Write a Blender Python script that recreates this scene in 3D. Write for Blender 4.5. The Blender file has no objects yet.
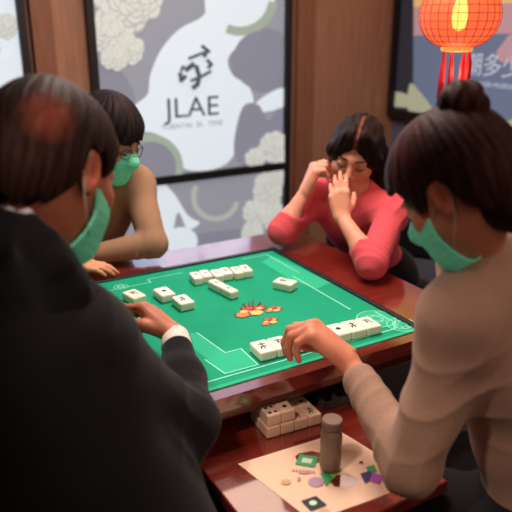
import bpy, bmesh, math, random
import numpy as np
from mathutils import Vector, Matrix
random.seed(7); RNG = np.random.RandomState(11)
COL = bpy.context.scene.collection
PI = math.pi
# ------------------------------------------------------------------ camera frame
CAM = np.array([0.0, 0.0, 1.55]); FPX = 664.0
_y = math.atan2(.499, .8666); _p = math.radians(19.57)
CF = np.array([math.sin(_y)*math.cos(_p), math.cos(_y)*math.cos(_p), -math.sin(_p)])
CRT = np.array([math.cos(_y), -math.sin(_y), 0.0])
CUP = np.cross(CRT, CF)
def ray(px, py):
    return CRT*(px-256) + CUP*(256-py) + CF*FPX
def onz(px, py, z):                      # where the line of sight through a photo pixel meets the level z
    d = ray(px, py); return CAM + d*((z-CAM[2])/d[2])
def ony(px, py, y):
    d = ray(px, py); return CAM + d*(y/d[1])
def onx(px, py, x):
    d = ray(px, py); return CAM + d*(x/d[0])
V3 = lambda *a: np.array(a, float)
def nrm(v): v = np.array(v, float); return v/np.linalg.norm(v)
# ------------------------------------------------------------------ materials
def mat(name, col, rough=.5, metal=0, emis=None, es=0, spec=.5, bump=0, bscale=60, var=0, vscale=8, attr=False, coat=0, sss=0, sheen=0, trans=0, ior=1.45, stretch=None):
    m = bpy.data.materials.new(name); m.use_nodes = True
    nt = m.node_tree; b = nt.nodes['Principled BSDF']
    c4 = (*col, 1)
    b.inputs['Base Color'].default_value = c4; b.inputs['Roughness'].default_value = rough
    b.inputs['Metallic'].default_value = metal; b.inputs['Specular IOR Level'].default_value = spec
    b.inputs['IOR'].default_value = ior
    if coat: b.inputs['Coat Weight'].default_value = coat; b.inputs['Coat Roughness'].default_value = .08
    if sss: b.inputs['Subsurface Weight'].default_value = sss; b.inputs['Subsurface Radius'].default_value = (.012,.005,.003); b.inputs['Subsurface Scale'].default_value = 1
    if sheen: b.inputs['Sheen Weight'].default_value = sheen
    if trans: b.inputs['Transmission Weight'].default_value = trans
    if emis: b.inputs['Emission Color'].default_value = (*emis, 1); b.inputs['Emission Strength'].default_value = es
    tc = nt.nodes.new('ShaderNodeTexCoord'); mp = nt.nodes.new('ShaderNodeMapping')
    nt.links.new(tc.outputs['Object'], mp.inputs[0])
    if stretch: mp.inputs['Scale'].default_value = stretch
    src = None
    if attr:
        a = nt.nodes.new('ShaderNodeAttribute'); a.attribute_name = 'Col'; src = a.outputs['Color']
    if var:
        n = nt.nodes.new('ShaderNodeTexNoise'); n.inputs['Scale'].default_value = vscale; n.inputs['Detail'].default_value = 6
        nt.links.new(mp.outputs[0], n.inputs['Vector'])
        mr = nt.nodes.new('ShaderNodeMapRange'); mr.inputs[1].default_value=.3; mr.inputs[2].default_value=.7
        mr.inputs[3].default_value = 1-var; mr.inputs[4].default_value = 1+var
        nt.links.new(n.outputs['Fac'], mr.inputs[0])
        mx = nt.nodes.new('ShaderNodeVectorMath'); mx.operation = 'SCALE'
        if src: nt.links.new(src, mx.inputs[0])
        else: mx.inputs[0].default_value = col
        nt.links.new(mr.outputs[0], mx.inputs['Scale']); src = mx.outputs[0]
    if src: nt.links.new(src, b.inputs['Base Color'])
    if bump:
        n2 = nt.nodes.new('ShaderNodeTexNoise'); n2.inputs['Scale'].default_value = bscale; n2.inputs['Detail'].default_value = 4
        nt.links.new(mp.outputs[0], n2.inputs['Vector'])
        bp = nt.nodes.new('ShaderNodeBump'); bp.inputs['Strength'].default_value = bump; bp.inputs['Distance'].default_value = .004
        nt.links.new(n2.outputs['Fac'], bp.inputs['Height']); nt.links.new(bp.outputs[0], b.inputs['Normal'])
    return m
def srgb(r, g, b):
    f = lambda c: (c/255/12.92) if c/255 <= .04045 else ((c/255+.055)/1.055)**2.4
    return (f(r), f(g), f(b))
M = {}
M['skin'] = mat('skin', (.6,.3,.2), .5, attr=True, var=.05, vscale=40, sss=.12, spec=.35, bump=.08, bscale=300)
M['hair'] = mat('hair', (.02,.01,.01), .6, attr=True, var=.35, vscale=60, spec=.18, bump=.35, bscale=140, stretch=(1,1,.25))
M['hair'].node_tree.nodes['Principled BSDF'].inputs['Specular Tint'].default_value=(1,.6,.48,1)
M['cloth'] = mat('woven cloth', (.1,.1,.1), .9, attr=True, var=.08, vscale=200, spec=.12, bump=.15, bscale=500, sheen=.08)
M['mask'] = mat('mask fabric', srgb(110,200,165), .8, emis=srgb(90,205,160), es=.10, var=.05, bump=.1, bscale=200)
M['mask_loop'] = mat('ear loop', srgb(190,205,195), .7)
M['wood'] = mat('varnished red wood', srgb(112,34,24), .22, var=.28, vscale=9, spec=.8, coat=1, stretch=(1,6,6))
M['wood'].node_tree.nodes['Principled BSDF'].inputs['Coat IOR'].default_value = 1.95; M['wood'].node_tree.nodes['Principled BSDF'].inputs['Coat Tint'].default_value=(1,1,1,1); M['wood'].node_tree.nodes['Principled BSDF'].inputs['Specular IOR Level'].default_value=.3
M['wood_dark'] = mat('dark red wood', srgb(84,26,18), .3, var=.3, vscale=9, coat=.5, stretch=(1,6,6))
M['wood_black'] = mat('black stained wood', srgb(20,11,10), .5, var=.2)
M['wall_wood'] = mat('brown wall panelling', srgb(166,118,94), .6, var=.15, vscale=5, stretch=(8,8,1))
M['wall_wood2'] = mat('darker wall panelling', srgb(138,90,66), .6, var=.15, vscale=5, stretch=(8,8,1))
M['wall_grey'] = mat('grey wall paint', srgb(104,104,122), .8, var=.05)
M['wall_brown'] = mat('brown wall paint', srgb(96,62,50), .8, var=.06)
M['ceil'] = mat('ceiling paint', srgb(190,170,150), .9)
M['floor'] = mat('brown carpet', srgb(58,36,32), .95, var=.2, vscale=30, bump=.3, bscale=300)
M['felt'] = mat('green baize', srgb(16,150,112), .75, var=.05, vscale=14, spec=.2, emis=srgb(10,140,95), es=.06, bump=.05, bscale=600)  # faint emission, also in its prints, stands in for bright light from above
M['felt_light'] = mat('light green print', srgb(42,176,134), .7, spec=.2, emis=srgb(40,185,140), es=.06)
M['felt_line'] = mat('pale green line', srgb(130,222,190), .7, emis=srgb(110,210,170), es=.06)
M['black'] = mat('black plastic', srgb(20,18,22), .45)
M['frame'] = mat('black frame metal', srgb(24,20,26), .5)
M['tile'] = mat('ivory tile', srgb(240,236,218), .3, spec=.5, var=.03)
M['tile_old'] = mat('cream tile', srgb(222,186,158), .4, spec=.4, var=.05)
M['ink'] = mat('dark ink', srgb(32,36,44), .6)
M['ink_red'] = mat('red ink', srgb(190,40,36), .6)
M['orange'] = mat('orange print', srgb(226,130,70), .6)
M['redp'] = mat('coral print', srgb(206,70,50), .6)
M['yellowp'] = mat('yellow print', srgb(240,196,110), .6)
M['brownp'] = mat('brown print', srgb(80,40,30), .6)
M['paper'] = mat('cream paper', srgb(236,196,168), .8, var=.03)
M['p_green'] = mat('green sticker', srgb(64,160,96), .6)
M['p_pale'] = mat('pale print', srgb(200,225,200), .6)
M['p_lime'] = mat('lime print', srgb(150,175,80), .6)
M['p_mauve'] = mat('mauve print', srgb(176,140,160), .6)
M['p_navy'] = mat('navy print', srgb(60,50,110), .6)
M['p_mag'] = mat('magenta print', srgb(176,80,190), .6)
M['p_tan'] = mat('tan print', srgb(206,160,128), .6)
M['bottle'] = mat('smoked bottle', srgb(138,112,94), .3, spec=.5, var=.08, vscale=20, trans=.15)
M['bottle_cap'] = mat('bottle cap', srgb(128,100,84), .45)
M['clear'] = mat('clear plastic', srgb(120,110,105), .15, trans=.7, ior=1.3)
M['leather'] = mat('black leather', srgb(14,12,13), .5, spec=.3, bump=.1)
M['chair_metal'] = mat('steel blue tube', srgb(70,78,86), .4, metal=.6)
M['glass_frame'] = mat('spectacle frame', srgb(20,18,18), .3)
M['lens'] = mat('lens', (.9,.95,.9), .02, trans=1, ior=1.05)
M['shoe'] = mat('shoe leather', srgb(18,15,14), .35)
M['eye'] = mat('eye', srgb(40,24,20), .2)
M['bracelet'] = mat('thin bracelet', srgb(196,120,90), .4, metal=.4)
def emit(name, rgb, s, base=.3):
    c = srgb(*rgb)
    return mat('print '+name, tuple(x*base for x in c), .6, emis=c, es=s)
PS = .62
M['e_bg'] = emit('lilac grey', (166,168,180), PS); M['e_bg2'] = emit('mid lilac grey', (150,152,168), PS)
M['e_white'] = emit('pale blue white', (226,236,244), PS*1.3); M['e_cream'] = emit('cream', (226,228,220), PS*1.12)
M['e_cream2'] = emit('shaded cream', (200,202,196), PS); M['e_green'] = emit('sage', (176,192,176), PS)
M['e_ink'] = emit('grey ink', (84,90,104), PS); M['e_ink2'] = emit('pale grey ink', (150,158,168), PS)
M['s_top'] = emit('sunset', (238,190,120), .7); M['s_pink'] = emit('dusk pink', (205,160,165), .6)
M['s_blue'] = emit('slate blue', (112,124,152), .62); M['s_dark'] = emit('dark slate', (58,56,66), .45); M['s_mount'] = emit('pale mountain', (190,190,160), .6)
M['s_text'] = emit('pale lettering', (196,200,212), .75); M['s_yel'] = emit('warm yellow', (250,225,130), .85)
M['l_shell'] = mat('lantern shell', srgb(216,76,44), .6, emis=srgb(255,124,76), es=.80)
M['l_rib'] = mat('lantern ribs', srgb(120,24,14), .6, emis=srgb(140,26,10), es=.2)
M['l_core'] = mat('lantern glow', srgb(255,190,90), .6, emis=srgb(255,214,120), es=6)
M['l_gold'] = mat('lantern gold ring', srgb(240,180,90), .4, emis=srgb(255,190,90), es=.5)
M['tassel'] = mat('red tassel', srgb(190,30,46), .7, emis=srgb(200,20,40), es=.15, bump=.4, bscale=300, stretch=(1,1,.05))
# see-through shell: near the bulb the shell glows through
def shell_setup(m):
    nt = m.node_tree; out = [n for n in nt.nodes if n.type=='OUTPUT_MATERIAL'][0]; b = nt.nodes['Principled BSDF']
    t = nt.nodes.new('ShaderNodeBsdfTransparent'); t.inputs[0].default_value = (1,.62,.4,1); mx = nt.nodes.new('ShaderNodeMixShader'); mx.inputs[0].default_value=.35
    nt.links.new(b.outputs[0], mx.inputs[1]); nt.links.new(t.outputs[0], mx.inputs[2]); nt.links.new(mx.outputs[0], out.inputs[0])
shell_setup(M['l_shell'])
# ------------------------------------------------------------------ object helpers
def tag(o, label=None, cat=None, group=None, kind=None):
    if label: o['label'] = label
    if cat: o['category'] = cat
    if group: o['group'] = group
    if kind: o['kind'] = kind
    return o
def empty(name, loc, label, cat, group=None):
    o = bpy.data.objects.new(name, None); COL.objects.link(o); o.location = Vector([float(x) for x in loc]); o.empty_display_size=.05
    return tag(o, label, cat, group)
def link(name, me, m, parent=None, smooth=False):
    ms = m if isinstance(m, (list, tuple)) else [m]
    for x in ms: me.materials.append(M[x])
    o = bpy.data.objects.new(name, me); COL.objects.link(o)
    if parent:
        o.parent = parent; o.matrix_parent_inverse = Matrix.Translation(-parent.location) if parent.rotation_euler[2]==0 else Matrix.Identity(4)
    if smooth: me.polygons.foreach_set('use_smooth', [True]*len(me.polygons))
    return o
def bmobj(name, bm, m, parent=None, smooth=False):
    me = bpy.data.meshes.new(name); bmesh.ops.recalc_face_normals(bm, faces=bm.faces[:]); bm.to_mesh(me); bm.free()
    return link(name, me, m, parent, smooth)
def box(bm, lo, hi, rot=None, bev=0, mi=0):
    c = [(a+b)/2 for a, b in zip(lo, hi)]; s = [b-a for a, b in zip(lo, hi)]
    r = bmesh.ops.create_cube(bm, size=1); vs = r['verts']
    bmesh.ops.scale(bm, vec=s, verts=vs)
    if bev:
        es = list({e for v in vs for e in v.link_edges})
        q = bmesh.ops.bevel(bm, geom=es, offset=bev, segments=3, profile=.5, affect='EDGES'); vs = list({v for f in q['faces'] for v in f.verts} | {v for v in vs if v.is_valid})
        fs = {f for v in vs for f in v.link_faces}; vs = list({v for f in fs for v in f.verts})
    if rot is not None: bmesh.ops.transform(bm, matrix=rot, verts=vs)
    bmesh.ops.translate(bm, vec=c, verts=vs)
    for f in {f for v in vs for f in v.link_faces}: f.material_index = mi
    return vs
def bx(name, lo, hi, m, parent=None, bev=0):
    bm = bmesh.new(); box(bm, lo, hi, None, bev); return bmobj(name, bm, m, parent)
def tube(bm, pts, r, n=8, mi=0, cap=True):
    pts = [Vector(p) for p in pts]; rs = r if isinstance(r, (list,tuple)) else [r]*len(pts); rings=[]
    up = Vector((0,0,1)); prev=None
    for i, p in enumerate(pts):
        d = (pts[min(i+1,len(pts)-1)]-pts[max(i-1,0)]).normalized()
        if prev is None: a = d.orthogonal().normalized()
        else: a = (prev - d*prev.dot(d)).normalized()
        prev=a; b = d.cross(a)
        rings.append([bm.verts.new(p + (a*math.cos(2*PI*k/n)+b*math.sin(2*PI*k/n))*rs[i]) for k in range(n)])
    for i in range(len(rings)-1):
        for k in range(n):
            f = bm.faces.new((rings[i][k], rings[i][(k+1)%n], rings[i+1][(k+1)%n], rings[i+1][k])); f.material_index=mi; f.smooth=True
    if cap:
        for rr in (rings[0][::-1], rings[-1]): f = bm.faces.new(rr); f.material_index=mi
def lathe(bm, prof, c, n=24, mi=0):
    rings=[]
    for r, z in prof:
        rings.append([bm.verts.new((c[0]+r*math.cos(2*PI*k/n), c[1]+r*math.sin(2*PI*k/n), c[2]+z)) for k in range(n)])
    for i in range(len(rings)-1):
        for k in range(n):
            f = bm.faces.new((rings[i][k], rings[i][(k+1)%n], rings[i+1][(k+1)%n], rings[i+1][k])); f.material_index=mi; f.smooth=True
    bm.faces.new(rings[0][::-1]).material_index=mi; bm.faces.new(rings[-1]).material_index=mi
def poly(bm, pts, mi=0):
    try:
        f = bm.faces.new([bm.verts.new([float(x) for x in p]) for p in pts]); f.material_index = mi
    except Exception: pass
def smoothloop(pts, n=6):           # closed Catmull-Rom through 2D points
    out=[]; L=len(pts)
    for i in range(L):
        p0,p1,p2,p3=[np.array(pts[(i+j-1)%L],float) for j in range(4)]
        for t in np.linspace(0,1,n,endpoint=False):
            out.append(.5*((2*p1)+(-p0+p2)*t+(2*p0-5*p1+4*p2-p3)*t*t+(-p0+3*p1-3*p2+p3)*t**3))
    return out
def band(pts, w):                   # open line -> strip polygon quads (2D)
    pts=[np.array(p,float) for p in pts]; q=[]
    for a,b in zip(pts[:-1],pts[1:]):
        d=b-a; l=np.linalg.norm(d)
        if l<1e-9: continue
        n=np.array([-d[1],d[0]])/l*w/2; e=d/l*w*.3; q.append([a-n-e,b-n+e,b+n+e,a+n-e])
    return q
def text_mesh(txt, size, extr=.0006):
    cu = bpy.data.curves.new('lettering', 'FONT'); cu.body = txt; cu.size = size; cu.align_x='CENTER'; cu.align_y='CENTER'; cu.extrude = extr
    o = bpy.data.objects.new('lettering', cu); COL.objects.link(o)
    dg = bpy.context.evaluated_depsgraph_get(); dg.update(); me = bpy.data.meshes.new_from_object(o.evaluated_get(dg))
    bpy.data.objects.remove(o); return me
# ------------------------------------------------------------------ implicit surfaces
class Sdf:
    def __init__(s): s.p=[]; s.disp=None; s.clip=None
    def rc(s, a, b, r1, r2, k=.02, op=0): s.p.append(('rc', V3(*a), V3(*b), r1, r2, k, op)); return s
    def el(s, c, rad, R=None, k=.02, op=0): s.p.append(('el', V3(*c), V3(*rad), np.eye(3) if R is None else np.array(R), 0, k, op)); return s
    def bound(s, q):
        if q[0]=='rc': c=(q[1]+q[2])/2; return c, np.linalg.norm(q[2]-q[1])/2+max(q[3],q[4])
        return q[1], max(q[2])
    def one(s, q, P):
        if q[0]=='rc':
            a,b,r1,r2=q[1:5]; ba=b-a; l2=ba@ba+1e-12; pa=P-a
            t=np.clip((pa@ba)/l2,0,1); return np.linalg.norm(pa-t[:,None]*ba,axis=1)-(r1+(r2-r1)*t)
        c,rad,R=q[1:4]; L=(P-c)@R; k0=np.linalg.norm(L/rad,axis=1); k1=np.linalg.norm(L/(rad*rad),axis=1)+1e-9
        return k0*(k0-1)/k1
    def val(s, P, near=None, cr=0):
        d=np.full(len(P), .5)
        for q in s.p:
            if near is not None:
                c,r=s.bound(q)
                if np.linalg.norm(c-near)-r-cr>.05: continue
            v=s.one(q,P); k=q[5]
            if q[6]==0:
                h=np.maximum(k-np.abs(d-v),0)/k; d=np.minimum(d,v)-h*h*k*.25
            elif q[6]==1:
                v=-v; h=np.maximum(k-np.abs(d-v),0)/k; d=np.maximum(d,v)+h*h*k*.25
        if s.clip is not None: d=np.maximum(d, s.clip(P))
        if s.disp is not None: d=d+s.disp(P)
        return d
def surface(sd, h, name, pad=.03, fn=None, bounds=None):
    B=14
    if bounds is None:
        lo=np.min([sd.bound(q)[0]-sd.bound(q)[1] for q in sd.p if q[6]==0],axis=0)-pad; hi=np.max([sd.bound(q)[0]+sd.bound(q)[1] for q in sd.p if q[6]==0],axis=0)+pad
    else: lo,hi=[V3(*b) for b in bounds]
    nb=np.ceil((hi-lo)/h/B).astype(int); n=nb*B
    A=np.ones(tuple(n),np.float32)
    ev=fn or sd.val
    g=np.indices(tuple(nb)).reshape(3,-1).T; cen=lo+(g*B+(B-1)/2)*h
    dc=ev(cen) if fn else sd.val(cen)
    hd=B*h*.87; loc=np.indices((B,B,B)).reshape(3,-1).T*h
    for i in np.nonzero(np.abs(dc)<hd*1.6+.012)[0]:
        b=g[i]*B; P=lo+b*h+loc
        v=ev(P) if fn else sd.val(P,cen[i],hd)
        A[b[0]:b[0]+B,b[1]:b[1]+B,b[2]:b[2]+B]=v.reshape(B,B,B)
    for i in np.nonzero((dc<0)&~(np.abs(dc)<hd*1.6+.012))[0]:
        b=g[i]*B; A[b[0]:b[0]+B,b[1]:b[1]+B,b[2]:b[2]+B]=-1
    I=(A<0).astype(np.uint8); c=np.zeros(tuple(n-1),np.uint8)
    offs=[(x,y,z) for x in (0,1) for y in (0,1) for z in (0,1)]
    sl=lambda o:tuple(slice(o[k],n[k]-1+o[k]) for k in range(3))
    for o in offs: c+=I[sl(o)]
    act=np.argwhere((c>0)&(c<8)); key=np.ravel_multi_index(act.T,tuple(n))
    cv=np.stack([A[act[:,0]+o[0],act[:,1]+o[1],act[:,2]+o[2]] for o in offs],1)
    acc=np.zeros((len(act),3)); cnt=np.zeros(len(act)); O=np.array(offs)
    for a in range(8):
        for b_ in range(a+1,8):
            if np.abs(O[a]-O[b_]).sum()!=1: continue
            m=(cv[:,a]<0)!=(cv[:,b_]<0); t=np.where(m,cv[:,a]/(cv[:,a]-cv[:,b_]+1e-20),0)
            acc+=np.where(m[:,None],O[a]+(O[b_]-O[a])*t[:,None],0); cnt+=m
    V=lo+(act+acc/cnt[:,None])*h
    F=[]
    for ax in range(3):
        s0=[slice(1,n[k]-1) for k in range(3)]; s1=list(s0); s0[ax]=slice(0,n[ax]-1); s1[ax]=slice(1,n[ax])
        a=I[tuple(s0)]; b_=I[tuple(s1)]; e=np.argwhere(a!=b_)
        if not len(e): continue
        sg=a[e[:,0],e[:,1],e[:,2]]; base=e.copy()
        for k in range(3):
            if k!=ax: base[:,k]+=1
        u,w=(ax+1)%3,(ax+2)%3; q=[]
        for du,dw in ((0,0),(-1,0),(-1,-1),(0,-1)):
            z=base.copy(); z[:,u]+=du; z[:,w]+=dw
            q.append(np.searchsorted(key,np.ravel_multi_index(z.T,tuple(n))))
        q=np.stack(q,1); q[sg==0]=q[sg==0][:,::-1]; F.append(q)
    F=np.concatenate(F)
    me=bpy.data.meshes.new(name); me.vertices.add(len(V)); me.vertices.foreach_set('co',V.astype(np.float32).ravel())
    me.loops.add(F.size); me.loops.foreach_set('vertex_index',F.astype(np.int32).ravel())
    me.polygons.add(len(F)); me.polygons.foreach_set('loop_start',np.arange(0,F.size,4,dtype=np.int32))
    me.polygons.foreach_set('use_smooth',np.ones(len(F),bool)); me.update(calc_edges=True); me.validate()
    return me, V
def paint(me, V, base, blobs=(), noise=0, extra=None):
    C=np.tile(np.array(base,float),(len(V),1))
    for c,r,col,a in blobs:
        w=a*np.clip(1-(np.linalg.norm((V-V3(*c)),axis=1)/r)**2,0,1)[:,None]; C=C*(1-w)+np.array(col)*w
    if extra is not None: C=extra(V,C)
    if noise: C*=1+noise*wob(V,40)[:,None]
    C=np.clip(C,0,1); at=me.color_attributes.new('Col','FLOAT_COLOR','POINT')
    at.data.foreach_set('color',np.hstack([C,np.ones((len(C),1))]).astype(np.float32).ravel())
_K=RNG.normal(size=(9,3)); _PH=RNG.uniform(0,6.28,9)
def wob(P, f):
    return sum(np.sin(P@(_K[i]*f)+_PH[i]) for i in range(9))/5
# ------------------------------------------------------------------ people
class Head:
    def __init__(s, c, face, roll=0, sc=1.0):
        s.c=V3(*c); F=nrm(face); R=nrm(np.cross(F,[0,0,1])); U=np.cross(R,F)
        R2=R*math.cos(roll)+U*math.sin(roll); U2=np.cross(R2,F)
        s.R=np.stack([R2,F,U2],1); s.s=sc
    def w(s,x,y,z): return s.c+s.R@(V3(x,y,z)*s.s)
    def loc(s,P): return (P-s.c)@s.R/s.s
def head_prims(S, H, neck, nr=.052, ears=True):
    k=H.s; e=lambda c,r,kk=.02,op=0: S.el(H.w(*c),V3(*r)*k,H.R,kk*k,op)
    r_=lambda a,b,r1,r2,kk=.012,op=0: S.rc(H.w(*a),H.w(*b),r1*k,r2*k,kk*k,op)
    e((0,-.012,.03),(.074,.094,.086)); e((0,.018,-.035),(.059,.07,.078),.03); e((0,.062,-.094),(.024,.022,.02),.03)
    for x in (-1,1):
        e((x*.036,.058,-.022),(.026,.026,.024),.025); r_((0,.082,.02),(x*.038,.072,.02),.011,.010,.015)
        e((x*.030,.094,.002),(.0155,.014,.011),.012,1)
        e((x*.030,.076,.001),(.0145,.0135,.0135),.004); e((x*.011,.098,-.036),(.0075,.009,.0065),.008)
        if ears:
            e((x*.0775,-.008,-.006),(.008,.019,.031),.006); e((x*.084,-.006,-.004),(.005,.011,.019),.004,1)
            e((x*.074,-.002,-.03),(.008,.010,.010),.008)
    r_((0,.086,.012),(0,.107,-.026),.006,.0105,.012); r_((-.018,.080,-.066),(.018,.080,-.066),.0065,.0065,.008); r_((-.015,.083,-.063),(.015,.083,-.063),.005,.005,.005)
    S.rc(neck, H.w(0,-.03,-.05), nr, nr*.93, .03)
def head_blobs(H, skin, red=(.75,.22,.16)):
    lip=tuple(np.array(skin)*np.array([.9,.45,.45])); ear=tuple(np.array(skin)*np.array([1.0,.6,.55]))
    b=[(H.w(0,.088,-.066),.018,lip,.9)]
    for x in (-1,1): b+= [(H.w(x*.08,-.008,-.006),.045,ear,.6),(H.w(x*.036,.07,-.03),.03,ear,.35),(H.w(x*.03,.092,.008),.016,tuple(np.array(skin)*.55),.6)]
    return b
def hand_prims(S, wrist, fdir, back, side, curls, spread=.08, sc=1.0, thumb=None):
    Y=nrm(fdir); Z=nrm(np.array(back)-Y*np.dot(back,Y)); X=np.cross(Y,Z); T=X if side=='L' else -X
    W=V3(*wrist); g=lambda t,y,z: W+(T*t+Y*y+Z*z)*sc
    kn=[(.028,.086),(.0095,.091),(-.0095,.086),(-.027,.076)]
    ph=[(.040,.025,.019),(.044,.029,.020),(.040,.027,.019),(.031,.020,.017)]; tips=[]
    for (t,y) in kn: S.rc(g(t*.5,.004,0),g(t,y,0),.0175*sc,.0125*sc,.012*sc)
    S.el(g(0,.048,-.004),V3(.036,.046,.0145)*sc,np.stack([T,Y,Z],1),.012*sc)
    for i,((t,y),L) in enumerate(zip(kn,ph)):
        p=g(t,y,0); a=0; sp=(1.5-i)*spread
        for j in range(3):
            a+=curls[i][j]; d=(Y*math.cos(sp)+T*math.sin(sp))*math.cos(a)-Z*math.sin(a)
            q=p+d*L[j]*sc; r0=(.0098,.0088,.008)[j]*sc; r1=(.0088,.008,.0066)[j]*sc
            if i==3: r0*=.88; r1*=.88
            S.rc(p,q,r0,r1,(.009 if j==0 else .003)*sc)
            p=q
        tips.append(p)
    th=thumb or [(.018,.018,-.006),(.043,.046,-.014),(.052,.076,-.020),(.050,.101,-.024)]
    th=[g(*q) for q in th]
    for (a,b,r0,r1) in zip(th[:-1],th[1:],(.016,.0125,.0105),(.0135,.0108,.0085)): S.rc(a,b,r0*sc,r1*sc,.006*sc)
    return tips, g
def torso_prims(S, J, off=0, k=.05):
    R=J['R']; n=J['neck']; pv=J['pelvis']; sL,sR=J['shL'],J['shR']; mid=(sL+sR)/2
    up=nrm(mid-pv); fw=J['F']; X=nrm(np.cross(fw,up)); Fp=np.cross(up,X); Rm=np.stack([X,Fp,up],1); b=J.get('b',1)
    ch=mid-up*.13+Fp*.0
    S.el(pv,V3(.165*b+off,.12*b+off,.12+off),Rm,k); S.el((ch+pv)/2,V3(.135*b+off,.105*b+off,.17+off),Rm,k)
    S.el(ch,V3(.155*b+off,.108*b+off,.155+off),Rm,k)
    S.rc(sL-up*.012+(mid-sL)*.12,sR-up*.012+(mid-sR)*.12,.052*b+off,.052*b+off,k)
    for s in (sL,sR): S.rc(n,s+(mid-s)*.15,.046+off,.044+off,.04); S.rc(s,ch+(s-mid)*.45-up*.02,.05*b+off,.07*b+off,k)
    S.rc(ch+up*.08,n,.075+off*.5,.052+off*.6,.05)
def arm_prims(S, sh, el, wr, off=0, b=1, k=.025):
    S.rc(sh,el,.051*b+off,.040*b+off,.035); m=el+(wr-el)*.3
    S.rc(el,m,.040*b+off,.041*b+off,k); S.rc(m,wr,.041*b+off,.026*b+off*.8,k)
def leg_prims(S, J, off=0):
    for hp,kn,an in J['legs']: S.rc(hp,kn,.082+off,.058+off,.03); S.rc(kn,kn+(an-kn)*.35,.056+off,.055+off,.03); S.rc(kn+(an-kn)*.35,an,.055+off,.036+off*1.3,.03)
def make_legs(J, z=.47, spread=.10, reach=.40):
    F=nrm([J['F'][0],J['F'][1],0]); R=nrm(np.cross(F,[0,0,1])); L=[]
    for s in (-1,1):
        hp=J['pelvis']+R*s*.085-V3(0,0,.02); kn=V3(*(J['pelvis'][:2]),z)+R*s*spread+F*reach; an=kn*V3(1,1,0)+V3(0,0,.10)+F*.03
        L.append((hp,kn,an))
    J['legs']=L
def joints(shL, shR, neck, pelvis, b=1):
    shL,shR,neck,pelvis=[V3(*q) for q in (shL,shR,neck,pelvis)]
    R=nrm(shR-shL); up=nrm((shL+shR)/2-pelvis); F=nrm(np.cross(up,R)); J=dict(shL=shL,shR=shR,neck=neck,pelvis=pelvis,R=R,F=F,b=b)
    make_legs(J); return J
def feet(J, parent):
    F=nrm([J['F'][0],J['F'][1],0])
    for i,(hp,kn,an) in enumerate(J['legs']):
        S=Sdf(); S.rc(an*V3(1,1,0)+V3(0,0,.05),an*V3(1,1,0)+V3(0,0,.105),.045,.044,.02); S.rc(an*V3(1,1,0)+V3(0,0,.042)-F*.02,an*V3(1,1,0)+F*.16+V3(0,0,.034),.04,.033,.03)
        S.clip=lambda P:.004-P[:,2]
        me,V=surface(S,.007,'shoe'); link('shoe',me,'shoe',parent)
def folds(cs, base=.0025):
    # creases: list of (centre, axis, reach, wavelength, amplitude)
    def f(P):
        d=base*wob(P,16)
        for c,ax,rad,wl,am in cs:
            v=P-c; r=np.linalg.norm(v,axis=1); w=np.exp(-(r/rad)**2)
            ph=(v@nrm(ax))/wl*2*PI + 3.0*wob(P,7)
            d=d+1.7*am*w*(np.sqrt(np.abs(np.sin(ph*.5))+.02)*2-1.3)*(.55+.45*np.clip(wob(P,19),-1,1))
        return d
    return f
def person(J, H, label, skin, arms, hands, nr=.052, h=.0036):
    P=empty('person',(J['pelvis'][0],J['pelvis'][1],0),label,'person')
    S=Sdf(); torso_prims(S,J); leg_prims(S,J)
    for (sh,el,wr) in arms: arm_prims(S,V3(*sh),V3(*el),V3(*wr),b=J['b'])
    head_prims(S,H,J['neck'],nr)
    kb=[]
    for hd in hands:
        sub=Sdf(); tips,g=hand_prims(S,*hd); kb+=[(t,.016,tuple(np.array(skin)*np.array([1.1,.72,.66])),.5) for t in tips]
    for hd in hands: kb=[(V3(*hd[0])+nrm(hd[1])*.07*hd[5],.15,tuple(np.array(skin)*1.35),.9)]+kb  # hand skin painted paler, standing in for lamp light on the hands
    me,V=surface(S,h,'body'); sk=np.array(skin)
    paint(me,V,skin,head_blobs(H,skin)+kb,.06)
    link('body',me,'skin',P)
    return P
def cap_hair(H, line, thick=.014, grooves=.0025, spot=None, col=(.02,.012,.01), extra=None, h=.003, parent=None, lump=.003, name='hair'):
    S=Sdf(); k=H.s
    S.el(H.w(0,-.012,.03),V3(.074+thick*.7,.094+thick,.086+thick)*k,H.R,.02); S.el(H.w(0,-.03,-.02),V3(.066+thick*.7,.07+thick,.075)*k,H.R,.03)
    if extra: extra(S)
    ys=[l[0] for l in line]; zs=[l[1] for l in line]
    def clip(P):
        L=H.loc(P); f=np.interp(L[:,1],ys,zs)+.004*np.sin(L[:,0]*180)+.003*np.sin(L[:,1]*260)
        inside=(np.linalg.norm(L-V3(0,-.02,.02),axis=1)<.135)
        d=(f-L[:,2])*k*.8
        if extra: d=np.where((L[:,1]<-.045)|(~inside),-.5,d)
        return d
    def disp(P):
        L=H.loc(P)-V3(0,-.03,.03); az=np.arctan2(L[:,0],L[:,1]+1e-6)+.12*wob(P,14); pl=np.arctan2(np.hypot(L[:,0],L[:,1]),L[:,2])
        return -grooves*(np.sin(az*23+3*np.sin(pl*2.3))+.7*np.sin(az*41+2*np.sin(pl*3.1+1)))*np.clip(pl*1.3,0,1)-lump*wob(P,22)
    S.clip=clip; S.disp=disp
    me,V=surface(S,h,name,pad=.03)
    def ex(V,C):
        L=H.loc(V)-V3(0,-.03,.03); az=np.arctan2(L[:,0],L[:,1]+1e-6)
        C=C*(1+.35*np.sin(az*37+4*L[:,2]*10)+.25*np.sin(az*71))[:,None].clip(.3,1.8)
        if spot:
            c,r,cc=spot; w=np.clip(1.25-np.linalg.norm(V-c,axis=1)/r,0,1)[:,None]*.6; C=C*(1-w)+np.array(cc)*w
        return C
    paint(me,V,col,extra=ex); return link(name,me,'hair',parent)
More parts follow.
